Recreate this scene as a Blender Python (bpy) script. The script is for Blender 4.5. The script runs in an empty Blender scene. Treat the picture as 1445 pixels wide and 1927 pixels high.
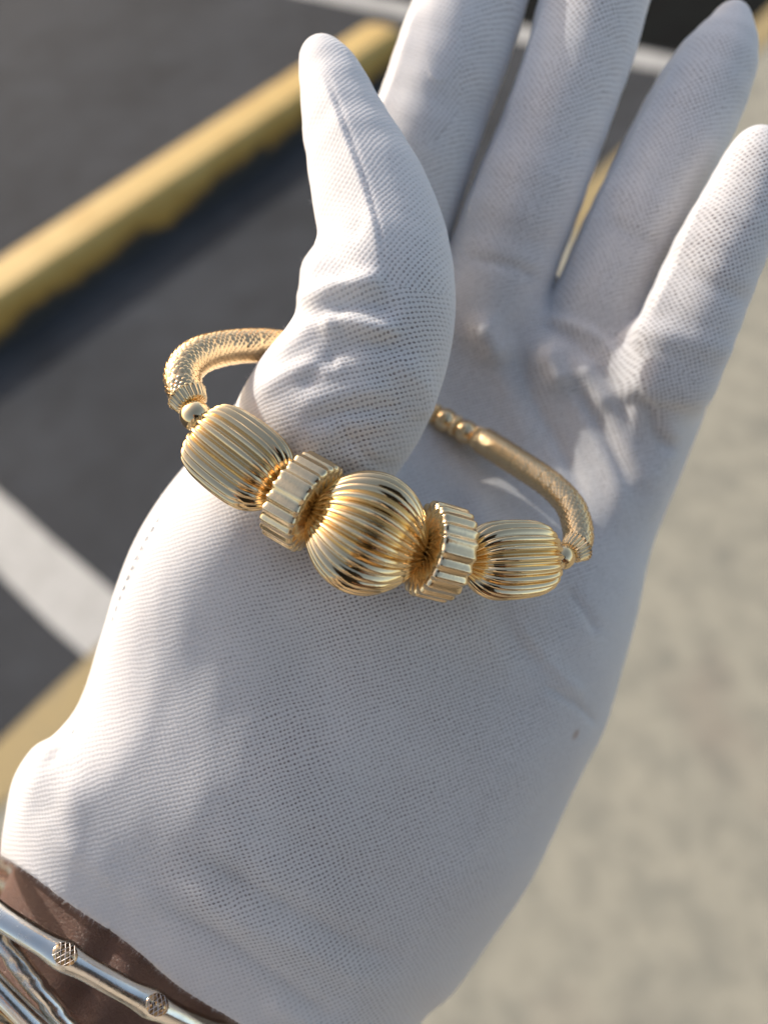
import bpy, math, random
import numpy as np
from mathutils import Vector, Matrix

rng = np.random.default_rng(7)
random.seed(7)
sc = bpy.context.scene
COL = sc.collection

# ------------------------------------------------------------------ camera
F = 1270.0            # focal length in photograph pixels (photo 1445 x 1927)
CX, CY = 722.5, 963.5
CAM_H = 1.45
_n = np.array([-.203, .979, 1846 / F]); _Z = _n / np.linalg.norm(_n)          # world up seen from the camera
_X = np.array([2900 - CX, CY + 1374, -F]); _X /= np.linalg.norm(_X)
_X -= _Z * (_X @ _Z); _X /= np.linalg.norm(_X)                                # world X: along the wheel stop
_Y = np.cross(_Z, _X)                                                         # world Y: along the white bay lines
R3 = np.array([_X, _Y, _Z])                                                   # camera -> world
CAMLOC = np.array([0.0, 0.0, CAM_H])
cd = bpy.data.cameras.new('camera'); cam = bpy.data.objects.new('camera', cd); COL.objects.link(cam)
cam.matrix_world = Matrix.Translation((0, 0, CAM_H)) @ Matrix([[float(v) for v in r] for r in R3]).to_4x4()
cd.sensor_fit = 'VERTICAL'; cd.sensor_height = 36.0; cd.sensor_width = 27.0
cd.lens = F / 1927.0 * 36.0
cd.clip_start = 0.005; cd.clip_end = 600
cd.dof.use_dof = True; cd.dof.focus_distance = 0.1065; cd.dof.aperture_fstop = 7.6
sc.camera = cam

# ------------------------------------------------------------------ light
SUN_AZ, SUN_EL = math.radians(91), math.radians(29)
w = bpy.data.worlds.new('World'); sc.world = w; w.use_nodes = True
wn = w.node_tree; bgn = wn.nodes['Background']
sky = wn.nodes.new('ShaderNodeTexSky'); sky.sky_type = 'NISHITA'; sky.sun_disc = False
sky.sun_elevation = SUN_EL; sky.sun_rotation = math.pi / 2 - SUN_AZ
sky.air_density = 1.0; sky.dust_density = 2.5; sky.ozone_density = 1.0
wb = wn.nodes.new('ShaderNodeMix'); wb.data_type = 'RGBA'; wb.blend_type = 'MULTIPLY'; wb.inputs[0].default_value = 1
wb.inputs[7].default_value = (1.10, .97, .84, 1)      # the camera's daylight white balance
wn.links.new(sky.outputs[0], wb.inputs[6]); wn.links.new(wb.outputs[2], bgn.inputs[0]); bgn.inputs[1].default_value = 0.15
sl = bpy.data.lights.new('sun', 'SUN'); sl.energy = 2.0; sl.angle = math.radians(0.53); sl.color = (1, .95, .87)
so = bpy.data.objects.new('sun', sl); COL.objects.link(so); so.location = (-3, 6, 8)
SUND = Vector((math.cos(SUN_EL) * math.cos(SUN_AZ), math.cos(SUN_EL) * math.sin(SUN_AZ), math.sin(SUN_EL)))
so.rotation_euler = SUND.to_track_quat('Z', 'Y').to_euler()
sc.view_settings.view_transform = 'Standard'; sc.view_settings.look = 'None'
sc.view_settings.exposure = 0.79; sc.view_settings.gamma = 1.0; sc.view_settings.use_curve_mapping = False
sc.render.engine = 'CYCLES'

# ------------------------------------------------------------------ helpers
def C2W(p):
    p = np.asarray(p, float)
    return p @ R3.T + CAMLOC
def P(px, py, D):
    """point seen at photo pixel px,py at depth D metres, in camera space"""
    return np.array([(px - CX) * D / F, (CY - py) * D / F, -D])
def W(px, py, D):
    return C2W(P(px, py, D))
def tag(o, label=None, cat=None, group=None, kind=None):
    if label: o['label'] = label
    if cat: o['category'] = cat
    if group: o['group'] = group
    if kind: o['kind'] = kind
    return o
def link(name, me, parent=None, mat=None, smooth=True):
    o = bpy.data.objects.new(name, me); COL.objects.link(o)
    if mat and len(me.materials) == 0: me.materials.append(mat)
    if smooth: me.polygons.foreach_set('use_smooth', [True] * len(me.polygons))
    if parent:
        o.parent = parent
        o.matrix_parent_inverse = parent.matrix_world.inverted()
    return o
def mesh(name, v, f, parent=None, mat=None, smooth=True, origin=None):
    v = np.asarray(v, float)
    if origin is not None: v = v - np.asarray(origin)
    me = bpy.data.meshes.new(name)
    me.from_pydata(v.tolist(), [], [tuple(int(i) for i in q) for q in f]); me.update()
    o = link(name, me, None, mat, smooth)
    if origin is not None: o.location = origin
    if parent:
        o.parent = parent; o.matrix_parent_inverse = Matrix.Translation(parent.location).inverted()
    return o
def empty(name, loc):
    o = bpy.data.objects.new(name, None); COL.objects.link(o); o.location = loc; o.empty_display_size = .01
    return o
def grid_faces(nu, nv, wrap_u=False, wrap_v=False, off=0):
    iu = np.arange(nu if wrap_u else nu - 1); iv = np.arange(nv if wrap_v else nv - 1)
    a, b = np.meshgrid(iu, iv, indexing='ij'); a = a.ravel(); b = b.ravel()
    a1 = (a + 1) % nu; b1 = (b + 1) % nv
    return np.stack([a * nv + b, a1 * nv + b, a1 * nv + b1, a * nv + b1], 1) + off
def catmull(pts, n):
    """n samples per segment of a Catmull-Rom spline through pts (rows of any length)"""
    p = np.asarray(pts, float); p = np.vstack([2 * p[0] - p[1], p, 2 * p[-1] - p[-2]])
    out = []
    for i in range(1, len(p) - 2):
        t = np.linspace(0, 1, n, endpoint=False)[:, None]
        a, b, c, d = p[i - 1], p[i], p[i + 1], p[i + 2]
        out.append(.5 * (2 * b + (c - a) * t + (2 * a - 5 * b + 4 * c - d) * t ** 2 + (3 * b - a - 3 * c + d) * t ** 3))
    out.append(p[-2][None]); return np.vstack(out)
def frames(pts, up=(0, 0, 1)):
    T = np.gradient(pts, axis=0); T /= np.linalg.norm(T, axis=1)[:, None]
    N = []; n = np.array(up, float)
    for t in T:
        n = n - t * (n @ t); n /= np.linalg.norm(n); N.append(n.copy())
    N = np.array(N); return T, N, np.cross(T, N)

# ------------------------------------------------------------------ node material helper
class NT:
    def __init__(s, name):
        s.m = bpy.data.materials.new(name); s.m.use_nodes = True; s.t = s.m.node_tree
        s.b = s.t.nodes['Principled BSDF']
        s.out = s.t.nodes['Material Output']
    def n(s, typ, ins=None, **kw):
        x = s.t.nodes.new('ShaderNode' + typ)
        for k, v in kw.items(): setattr(x, k, v)
        for k, v in (ins or {}).items():
            s.set(x.inputs[k], v)
        return x
    def set(s, sock, v):
        if isinstance(v, bpy.types.NodeSocket): s.t.links.new(v, sock)
        elif isinstance(v, bpy.types.Node): s.t.links.new(v.outputs[0], sock)
        else: sock.default_value = v
    def math(s, op, a, b=0.0, c=0.0, clamp=False):
        x = s.n('Math', {0: a, 1: b, 2: c}, operation=op); x.use_clamp = clamp; return x.outputs[0]
    def noise(s, vec, scale, detail=3, rough=.5, dist=0):
        return s.n('TexNoise', {'Vector': vec, 'Scale': scale, 'Detail': detail, 'Roughness': rough, 'Distortion': dist})
    def ramp(s, fac, *st):
        x = s.n('ValToRGB', {0: fac}); e = x.color_ramp.elements
        while len(e) < len(st): e.new(.5)
        for i, (p, c) in enumerate(st):
            e[i].position = p; e[i].color = (c[0], c[1], c[2], 1) if isinstance(c, tuple) else (c, c, c, 1)
        return x.outputs[0]
    def mix(s, fac, a, b, mode='MIX'):
        x = s.n('Mix', data_type='RGBA', blend_type=mode)
        s.set(x.inputs[0], fac); s.set(x.inputs[6], a); s.set(x.inputs[7], b); return x.outputs[2]
    def rng(s, v, a, b, c=0.0, d=1.0, smooth=False):
        x = s.n('MapRange', {0: v, 1: a, 2: b, 3: c, 4: d}); x.interpolation_type = 'SMOOTHSTEP' if smooth else 'LINEAR'
        return x.outputs[0]
    def bump(s, h, strength, dist):
        return s.n('Bump', {'Height': h, 'Strength': strength, 'Distance': dist}).outputs[0]
    def P(s, **kw):
        for k, v in kw.items(): s.set(s.b.inputs[k.replace('_', ' ')], v)
def rgb(r, g, b): return (r, g, b, 1)

# asphalt -----------------------------------------------------------
def mat_asphalt():
    m = NT('asphalt'); o = m.n('TexCoord').outputs['Object']
    big = m.noise(o, 1.6, 4, .55); mid = m.noise(o, 7, 4, .6); fine = m.noise(o, 160, 3, .7)
    c = m.ramp(big.outputs[0], (.36, (.036, .039, .043)), (.66, (.084, .091, .102)))
    c = m.mix(.45, c, m.ramp(mid.outputs[0], (.35, (.033, .035, .038)), (.7, (.082, .090, .104))))
    c = m.mix(.5, c, m.ramp(fine.outputs[0], (.3, .018), (.75, .095)))
    m.P(Base_Color=c, Roughness=1.0, Specular_IOR_Level=.12, Normal=m.bump(fine.outputs[0], .6, .004)); return m.m
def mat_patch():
    m = NT('painted_shade_dark'); o = m.n('TexCoord').outputs['Object']  # near-black base colour carries a parked car's shade
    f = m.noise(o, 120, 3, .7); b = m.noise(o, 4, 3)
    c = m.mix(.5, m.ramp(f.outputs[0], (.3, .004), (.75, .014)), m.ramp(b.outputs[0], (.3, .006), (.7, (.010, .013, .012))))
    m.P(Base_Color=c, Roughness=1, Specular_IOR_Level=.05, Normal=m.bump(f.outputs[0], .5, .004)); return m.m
def mat_concrete():
    m = NT('concrete'); o = m.n('TexCoord').outputs['Object']
    a = m.noise(o, 6.5, 4, .6, .3); b = m.noise(o, 15, 4, .6); f = m.noise(o, 220, 3, .7); s = m.noise(o, 2.2, 3, .5)
    c = m.ramp(a.outputs[0], (.34, (.19, .18, .128)), (.50, (.285, .267, .190)), (.66, (.335, .310, .222)))
    c = m.mix(.5, c, m.ramp(b.outputs[0], (.38, (.165, .160, .112)), (.58, (.335, .310, .222))))
    c = m.mix(m.rng(s.outputs[0], .62, .74, 0, .5), c, rgb(.22, .175, .12))
    c = m.mix(.25, c, m.ramp(f.outputs[0], (.3, .16), (.7, .5)))
    m.P(Base_Color=c, Roughness=.9, Normal=m.bump(f.outputs[0], .4, .002)); return m.m
def mat_paint(name, col, worn, under):
    m = NT(name); o = m.n('TexCoord').outputs['Object']
    a = m.noise(o, 9, 5, .65); f = m.noise(o, 140, 3, .7)
    c = m.mix(m.rng(a.outputs[0], .45, .75), rgb(*col), rgb(*worn))
    c = m.mix(m.rng(f.outputs[0], .60, .68), c, rgb(*under))
    m.P(Base_Color=c, Roughness=.75, Normal=m.bump(f.outputs[0], .4, .002)); return m.m
def mat_stop():
    m = NT('yellow_wheel_stop'); o = m.n('TexCoord').outputs['Object']
    sep = m.n('SeparateXYZ', {0: o}); z = sep.outputs[2]
    a = m.noise(o, 5.5, 4, .6); f = m.noise(o, 90, 3, .7); b = m.noise(o, 14, 4, .6)
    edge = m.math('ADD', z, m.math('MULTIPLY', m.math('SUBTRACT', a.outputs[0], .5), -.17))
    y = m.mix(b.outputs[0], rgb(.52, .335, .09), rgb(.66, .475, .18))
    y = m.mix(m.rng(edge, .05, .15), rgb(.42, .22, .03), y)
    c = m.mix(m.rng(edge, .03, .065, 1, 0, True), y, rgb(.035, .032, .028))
    c = m.mix(m.rng(f.outputs[0], .64, .70, 0, .7), c, rgb(.12, .10, .07))
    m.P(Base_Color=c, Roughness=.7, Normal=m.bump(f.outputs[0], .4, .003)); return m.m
# glove fabric --------------------------------------------------------
def mat_fabric():
    m = NT('white_knit_cotton')
    uv = m.n('UVMap', uv_map='knit').outputs[0]            # millimetres across and along the hand
    wob = m.noise(uv, .09, 3, .5); wob2 = m.noise(uv, .9, 2, .5)
    d = m.n('VectorMath', {0: wob.outputs[1], 1: (.5, .5, .5)}, operation='SUBTRACT').outputs[0]
    d = m.n('VectorMath', {0: d, 'Scale': 2.2}, operation='SCALE').outputs[0]
    d2 = m.n('VectorMath', {0: wob2.outputs[1], 1: (.5, .5, .5)}, operation='SUBTRACT').outputs[0]
    d2 = m.n('VectorMath', {0: d2, 'Scale': .28}, operation='SCALE').outputs[0]
    q = m.n('VectorMath', {0: uv, 1: d}, operation='ADD').outputs[0]
    q = m.n('VectorMath', {0: q, 1: d2}, operation='ADD').outputs[0]
    s = m.n('SeparateXYZ', {0: q}); k = 2 * math.pi
    rnd = m.noise(q, 1.3, 1, .5)
    ua = m.math('MULTIPLY', s.outputs[0], k / 1.07); va = m.math('MULTIPLY', s.outputs[1], k / 1.00)
    d1 = m.math('MULTIPLY', m.math('COSINE', m.math('ADD', ua, va)), .40); d3 = m.math('MULTIPLY', m.math('COSINE', m.math('SUBTRACT', ua, va)), .60)
    prod = m.math('ADD', d1, d3)                             # lattice of slanting gaps between the loops
    att = m.n('Attribute', attribute_name='open').outputs[2]   # how dark the gaps show; painted weaker towards the sunlit left edge
    patch = m.noise(uv, .045, 3, .55)
    op = m.math('MULTIPLY', att, m.rng(patch.outputs[0], .30, .58, .60, 1.0))
    pore = m.math('MULTIPLY', m.math('MULTIPLY', m.rng(prod, .02, .75, 0, 1, True), op), m.rng(rnd.outputs[0], .3, .65, .45, 1.05))
    fz = m.noise(uv, 6.0, 3, .7); blot = m.noise(uv, .07, 4, .6)
    base = m.mix(blot.outputs[0], rgb(.64, .635, .64), rgb(.73, .725, .725))
    base = m.mix(m.rng(fz.outputs[0], .3, .8, 0, .22), base, rgb(.78, .78, .78))
    c = m.mix(m.math('MULTIPLY', pore, .95), base, rgb(.12, .10, .10))
    c = m.mix(m.math('MULTIPLY', m.rng(patch.outputs[0], .40, .72), .10), c, rgb(.55, .46, .44))
    sp = m.n('VectorMath', {0: uv, 1: (53.9, -21.7, 0)}, operation='SUBTRACT').outputs[0]
    sp = m.n('VectorMath', {0: sp, 1: (1.0, .6, 0)}, operation='MULTIPLY').outputs[0]
    sl_ = m.n('VectorMath', {0: sp}, operation='LENGTH').outputs[1]
    c = m.mix(m.rng(sl_, .35, .9, .55, 0, True), c, rgb(.36, .22, .14))           # the little brown stain
    hgt = m.math('ADD', m.math('MULTIPLY', prod, -1.0), m.math('MULTIPLY', fz.outputs[0], .9))
    m.P(Base_Color=c, Roughness=.92, Sheen_Weight=.25, Sheen_Roughness=.5, Specular_IOR_Level=.2,
        Subsurface_Weight=.5, Subsurface_Radius=(1, .95, .9), Subsurface_Scale=.003,
        Normal=m.bump(hgt, .30, .00016)); return m.m
def mat_skin():
    m = NT('dark_brown_skin'); o = m.n('TexCoord').outputs['Object']
    v = m.n('TexVoronoi', {'Vector': o, 'Scale': 2600.0}, feature='DISTANCE_TO_EDGE'); n1 = m.noise(o, 60, 4, .6)
    st = m.n('Mapping', {0: o, 3: (1, 1, .25)}).outputs[0]; n2 = m.noise(st, 1800, 3, .6)
    c = m.mix(n1.outputs[0], rgb(.17, .095, .073), rgb(.26, .155, .12))
    c = m.mix(m.rng(v.outputs[0], 0, .16, .6, 0), c, rgb(.12, .06, .045))
    h = m.math('ADD', m.rng(v.outputs[0], 0, .2), n2.outputs[0])
    m.P(Base_Color=c, Roughness=.42, Subsurface_Weight=.1, Subsurface_Radius=(1, .35, .2), Subsurface_Scale=.002,
        Normal=m.bump(h, .7, .0002)); return m.m
def mat_gold(name, col, r0, r1, bs=.25, dark=None):
    m = NT(name); o = m.n('TexCoord').outputs['Object']
    a = m.noise(o, 260, 4, .65); g = m.noise(o, 2600, 3, .6)
    c = m.mix(m.noise(o, 130, 3).outputs[0], rgb(*col), rgb(col[0] * .93, col[1] * .88, col[2] * .76))
    m.P(Base_Color=c, Metallic=1.0, Roughness=m.rng(a.outputs[0], .35, .75, r0, r1),
        Normal=m.bump(m.math('ADD', a.outputs[0], m.math('MULTIPLY', g.outputs[0], .3)), bs, .00012)); return m.m
def mat_lattice():
    m = NT('cut_silver'); m.P(Base_Color=rgb(.62, .57, .55), Metallic=1.0, Roughness=.42); return m.m

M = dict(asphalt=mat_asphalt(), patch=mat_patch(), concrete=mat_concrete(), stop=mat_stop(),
         white=mat_paint('white_line_paint', (.44, .435, .41), (.33, .325, .30), (.18, .18, .17)),
         yellow=mat_paint('yellow_line_paint', (.36, .27, .12), (.29, .23, .12), (.16, .14, .10)),
         fabric=mat_fabric(), skin=mat_skin(),
         gold=mat_gold('polished_gold', (.88, .68, .42), .04, .11),
         satin=mat_gold('satin_gold', (.86, .68, .44), .15, .28, .5),
         goldband=mat_gold('scaled_gold', (.87, .66, .40), .18, .30),
         silver=mat_gold('polished_silver', (.98, .96, .92), .16, .34, .35),
         rose=mat_gold('warm_gold', (.80, .58, .36), .15, .3), cut=mat_lattice())

# ------------------------------------------------------------------ ground
def sheet(name, pts, z, mat, kind='structure'):
    o = mesh(name, [(x, y, z) for x, y in pts], [tuple(range(len(pts)))], None, mat, False)
    if kind: o['kind'] = kind
    return o
sheet('asphalt_ground', [(-250, -250), (250, -250), (250, 250), (-250, 250)], 0, M['asphalt'])
sheet('concrete_pavement', [(-60, -60), (60, -60), (60, .95), (-60, .95)], .004, M['concrete'])
sheet('painted_car_shade', [(3.22, 1.08), (6.5, 1.08), (6.5, 3.0), (3.22, 3.0)], .004, M['patch'])  # added dark sheet in place of a parked car's tyre and shade
def line_pts(x0, x1, y0, y1, n=40, amp=.004):
    L = []
    lx = (x1 - x0) > (y1 - y0)
    t = np.linspace(0, 1, n)
    j = lambda: rng.normal(0, amp, n)
    if lx:
        L += list(zip(x0 + (x1 - x0) * t, y0 + j())); L += list(zip(x0 + (x1 - x0) * t[::-1], y1 + j()))
    else:
        L += list(zip(x1 + j(), y0 + (y1 - y0) * t)); L += list(zip(x0 + j(), y0 + (y1 - y0) * t[::-1]))
    return L
tag(sheet('white_line', line_pts(-.095, .06, 1.075, 6.0), .004, M['white']))
tag(sheet('white_line', line_pts(3.05, 3.19, 1.075, 6.0), .004, M['white']))
sheet('yellow_line', line_pts(-3.0, 9.0, .945, 1.07), .008, M['yellow'])

# wheel stop: cast bar with sloping sides, chamfered top and rounded ends
def wheel_stop():
    x0, x1, yc = .20, 2.66, 2.388
    prof = [(-.112, 0), (-.110, .03), (-.104, .115), (-.098, .136), (-.084, .148), (0, .152), (.084, .148), (.098, .136), (.104, .115), (.110, .03), (.112, 0)]
    xs = np.concatenate([x0 + np.array([0, .008, .03]), np.linspace(x0 + .06, x1 - .06, 46), x1 - np.array([.03, .008, 0])])
    sc_ = np.concatenate([[.80, .90, .97], np.ones(46), [.97, .90, .80]])
    V = []
    for x, s in zip(xs, sc_):
        wv = rng.normal(0, .0008)
        for y, z in prof: V.append((x, yc + y * s + wv, z * (1 - (1 - s) * .5)))
    n = len(prof); Fc = list(grid_faces(len(xs), n)); Fc += [tuple(range(n)), tuple(range((len(xs) - 1) * n, len(xs) * n))[::-1]]
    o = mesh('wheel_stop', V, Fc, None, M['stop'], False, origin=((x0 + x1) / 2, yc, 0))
    tag(o, 'long yellow painted wheel stop with worn dark lower edge lying on the asphalt', 'wheel stop')
    for bx in (x0 + .32, x1 - .32):                 # anchor pins in the top
        a = np.linspace(0, 2 * math.pi, 16, endpoint=False)
        v = [(bx + .014 * math.cos(t), yc + .014 * math.sin(t), z) for z in (.142, .1545) for t in a] + [(bx, yc, .1565)]
        f = [(i, (i + 1) % 16, 16 + (i + 1) % 16, 16 + i) for i in range(16)] + [(16 + i, 16 + (i + 1) % 16, 32) for i in range(16)]
        mesh('anchor_pin', v, f, o, M['patch'])
wheel_stop()

# ------------------------------------------------------------------ glove: signed distance field + surface nets
def rbf(pts):
    p = np.array(pts, float); xy = p[:, :2] / 500; n = len(p)
    d = np.linalg.norm(xy[:, None] - xy[None], axis=2); K = np.where(d > 0, d * d * np.log(d + 1e-9), 0) + np.eye(n) * .02
    A = np.zeros((n + 3, n + 3)); A[:n, :n] = K; A[:n, n] = 1; A[:n, n + 1:] = xy; A[n, :n] = 1; A[n + 1:, :n] = xy.T
    c = np.linalg.solve(A, np.concatenate([p[:, 2], [0, 0, 0]]))
    def ev(x, y):
        x = np.asarray(x) / 500; y = np.asarray(y) / 500; r = c[n] + c[n + 1] * x + c[n + 2] * y
        for i in range(n):
            dd = np.sqrt((x - xy[i, 0]) ** 2 + (y - xy[i, 1]) ** 2) + 1e-9; r = r + c[i] * dd * dd * np.log(dd)
        return r
    return ev
PALM_Z = rbf([(0, 1600, .111), (250, 1750, .1135), (600, 1900, .1175), (850, 1850, .127), (250, 1250, .116), (400, 1300, .1145), (600, 1250, .1175),
              (900, 1300, .124), (1100, 1300, .131), (690, 1060, .1155), (560, 1060, .1145), (900, 1080, .1215), (1000, 1050, .130), (1150, 1050, .134), (850, 860, .142),
              (1000, 830, .143), (1200, 850, .137), (440, 980, .1135), (900, 640, .143), (1100, 660, .137), (1290, 720, .131), (450, 1550, .1125),
              (800, 1600, .122), (680, 700, .140), (-100, 1900, .113), (500, 2150, .119)])
POLY = [(640, 540), (575, 615), (520, 690), (446, 758), (370, 850), (300, 940), (250, 1020), (218, 1100), (190, 1200), (152, 1320), (108, 1380), (62, 1408),
        (24, 1468), (6, 1560), (-8, 1660), (-60, 1780), (60, 2100), (420, 2250), (700, 2080), (790, 1927), (852, 1870), (930, 1760), (1004, 1650), (1078, 1490), (1138, 1375),
        (1170, 1262), (1200, 1150), (1232, 1020), (1285, 880), (1335, 745), (1320, 650), (1160, 590), (1000, 560), (860, 500), (740, 470)]
THUMB = [(606, 112, .1215, 40), (624, 155, .1210, 56), (652, 250, .1200, 80), (698, 370, .1185, 105), (722, 460, .1175, 116), (714, 545, .1170, 138), (704, 625, .1170, 143),
         (674, 705, .1180, 150), (628, 775, .1210, 162), (560, 880, .1265, 150), (450, 1080, .130, 130)]
WEB = [(644, 452, .1235, 38), (628, 520, .1250, 56), (618, 600, .1270, 62)]
FING = [
    [(955, -215, .136, 62), (940, -150, .1365, 88), (905, -50, .138, 99), (853, 100, .140, 104), (818, 200, .1415, 104), (783, 300, .144, 105), (745, 420, .148, 104), (715, 560, .152, 100)],
    [(1175, -150, .134, 60), (1160, -95, .1345, 86), (1118, 0, .136, 100), (1095, 90, .1375, 98), (1064, 180, .139, 98), (1022, 290, .1415, 100), (971, 420, .145, 103), (925, 550, .149, 103)],
    [(1373, 44, .1358, 36), (1364, 78, .136, 52), (1338, 135, .1368, 78), (1288, 232, .1385, 88), (1228, 350, .1395, 88), (1180, 450, .142, 88), (1130, 560, .145, 88)],
    [(1420, 284, .124, 44), (1417, 322, .1248, 64), (1391, 392, .1262, 74), (1350, 480, .128, 82), (1302, 595, .131, 87), (1262, 700, .135, 84)],
]
def build_sdf():
    step, dz = 5.0, .0006
    xs = np.arange(-140, 1540, step); ys = np.arange(-320, 2150, step); ds = np.arange(.094, .182, dz)
    nx, ny, nz = len(xs), len(ys), len(ds)
    # palm outline distance on a raster (pixels)
    pts = catmull(POLY + [POLY[0]], 4)[:-1]
    gx, gy = np.meshgrid(xs, ys, indexing='ij'); gx = gx.astype(np.float32); gy = gy.astype(np.float32)
    best = np.full(gx.shape, 1e9, np.float32); inside = np.zeros(gx.shape, bool)
    for i in range(len(pts)):
        a, b = pts[i], pts[(i + 1) % len(pts)]; e = b - a
        h = np.clip(((gx - a[0]) * e[0] + (gy - a[1]) * e[1]) / (e @ e), 0, 1)
        best = np.minimum(best, (gx - a[0] - h * e[0]) ** 2 + (gy - a[1] - h * e[1]) ** 2)
        c = ((a[1] > gy) != (b[1] > gy)) & (gx < (b[0] - a[0]) * (gy - a[1]) / (b[1] - a[1] + 1e-9) + a[0]); inside ^= c
    s = np.sqrt(best); s[inside] *= -1
    zs = PALM_Z(gx, gy).astype(np.float32)
    D = ds.astype(np.float32)[None, None, :]
    T = .0130
    S = s[:, :, None] * D / F
    rim = np.maximum(S + T, 0); dzc = D - (zs + T)[:, :, None]
    palm = np.sqrt(rim * rim + dzc * dzc) - T
    del rim, dzc
    def cap(field, chain, k):
        for i in range(len(chain) - 1):
            (x0, y0, d0, r0), (x1, y1, d1, r1) = chain[i], chain[i + 1]
            a = P(x0, y0, d0); b = P(x1, y1, d1); ra, rb = r0 * d0 / F, r1 * d1 / F
            m = 130; R = max(r0, r1) + m
            i0, i1 = np.searchsorted(xs, [min(x0, x1) - R, max(x0, x1) + R]); j0, j1 = np.searchsorted(ys, [min(y0, y1) - R, max(y0, y1) + R])
            k0, k1 = np.searchsorted(ds, [min(d0, d1) - max(ra, rb) - .012, max(d0, d1) + max(ra, rb) + .012])
            dd = ds[k0:k1].astype(np.float32)[None, None, :]
            X = (xs[i0:i1, None, None].astype(np.float32) - CX) * dd / F; Y = (CY - ys[None, j0:j1, None].astype(np.float32)) * dd / F; Z = -dd
            e = (b - a).astype(np.float32); L2 = float(e @ e)
            h = np.clip(((X - a[0]) * e[0] + (Y - a[1]) * e[1] + (Z - a[2]) * e[2]) / L2, 0, 1)
            v = np.sqrt((X - a[0] - h * e[0]) ** 2 + (Y - a[1] - h * e[1]) ** 2 + (Z - a[2] - h * e[2]) ** 2) - (ra + (rb - ra) * h)
            f0 = field[i0:i1, j0:j1, k0:k1]
            hh = np.maximum(k - np.abs(f0 - v), 0) / k
            field[i0:i1, j0:j1, k0:k1] = np.minimum(f0, v) - hh * hh * k * .25
    fing = np.full((nx, ny, nz), .02, np.float32)
    for ch in FING:
        f1 = np.full((nx, ny, nz), .02, np.float32)
        cc = [tuple(r) for r in catmull(ch, 2)]
        cap(f1, cc, .0004); np.minimum(fing, f1, out=fing)
    def smin(a, b, k):
        h = np.maximum(k - np.abs(a - b), 0) / k; return np.minimum(a, b) - h * h * k * .25
    f = smin(palm, fing, .007); del palm, fing
    th = np.full((nx, ny, nz), .02, np.float32); cap(th, [tuple(r) for r in catmull(THUMB, 2)], .0015); cap(th, WEB, .0015); cap(th, [(600, 660, .1425, 46), (660, 600, .146, 60), (740, 545, .151, 75)], .0015); cap(th, [(600, 660, .1425, 46), (590, 760, .138, 90)], .0015)
    f = smin(f, th, .005); del th
    # open cuff: cut across the wrist, hollow the first centimetres
    ca, cb = np.array([8., 1617.]), np.array([453., 1928.]); e = (cb - ca) / np.linalg.norm(cb - ca)
    t = (gx - ca[0]) * e[0] + (gy - ca[1]) * e[1]
    q = -(gx - ca[0]) * e[1] + (gy - ca[1]) * e[0]
    q = q + 5 * np.sin(t / 95.) + 3 * np.sin(t / 41. + 1)
    Q = q[:, :, None] * D / F
    inner = np.maximum(f + .0012, -(Q + .024))
    f = np.maximum(np.maximum(f, Q), -inner)
    return f, xs, ys, ds
def surface_nets(f, xs, ys, ds):
    s = f < 0
    c = [s[i:f.shape[0] - 1 + i, j:f.shape[1] - 1 + j, k:f.shape[2] - 1 + k] for i in (0, 1) for j in (0, 1) for k in (0, 1)]
    anyc = c[0].copy(); allc = c[0].copy()
    for q in c[1:]: anyc |= q; allc &= q
    mix = anyc & ~allc; I, J, K = np.nonzero(mix)
    idx = np.full(mix.shape, -1, np.int32); idx[I, J, K] = np.arange(len(I))
    acc = np.zeros((len(I), 3)); cnt = np.zeros(len(I))
    cor = [(i, j, k) for i in (0, 1) for j in (0, 1) for k in (0, 1)]
    for a in cor:
        for ax in range(3):
            if a[ax]: continue
            b = list(a); b[ax] = 1
            fa = f[I + a[0], J + a[1], K + a[2]]; fb = f[I + b[0], J + b[1], K + b[2]]
            m = (fa < 0) != (fb < 0); t = np.where(m, fa / np.where(m, fa - fb, 1), 0)
            p = np.tile(np.array(a, float), (len(I), 1)); p[:, ax] = t
            acc[m] += p[m]; cnt[m] += 1
    g = acc / cnt[:, None]
    V = np.stack([xs[0] + (I + g[:, 0]) * (xs[1] - xs[0]), ys[0] + (J + g[:, 1]) * (ys[1] - ys[0]), ds[0] + (K + g[:, 2]) * (ds[1] - ds[0])], 1)
    Fs = []
    for ax in range(3):
        o1, o2 = [(1, 2), (2, 0), (0, 1)][ax]
        sl0 = [slice(1, -1)] * 3; sl1 = [slice(1, -1)] * 3; sl0[ax] = slice(0, -1); sl1[ax] = slice(1, None)
        a = s[tuple(sl0)]; b = s[tuple(sl1)]; m = a != b; q = np.array(np.nonzero(m)).T
        base = q + np.array([0 if i == ax else 1 for i in range(3)])
        def at(d1, d2):
            p = base.copy(); p[:, o1] -= d1; p[:, o2] -= d2; return idx[p[:, 0], p[:, 1], p[:, 2]]
        quad = np.stack([at(0, 0), at(1, 0), at(1, 1), at(0, 1)], 1)
        fl = a[tuple(q.T)]; quad[~fl] = quad[~fl][:, ::-1]; Fs.append(quad)
    Fs = np.vstack(Fs); Fs = Fs[(Fs >= 0).all(1)]
    return V, Fs

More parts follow.
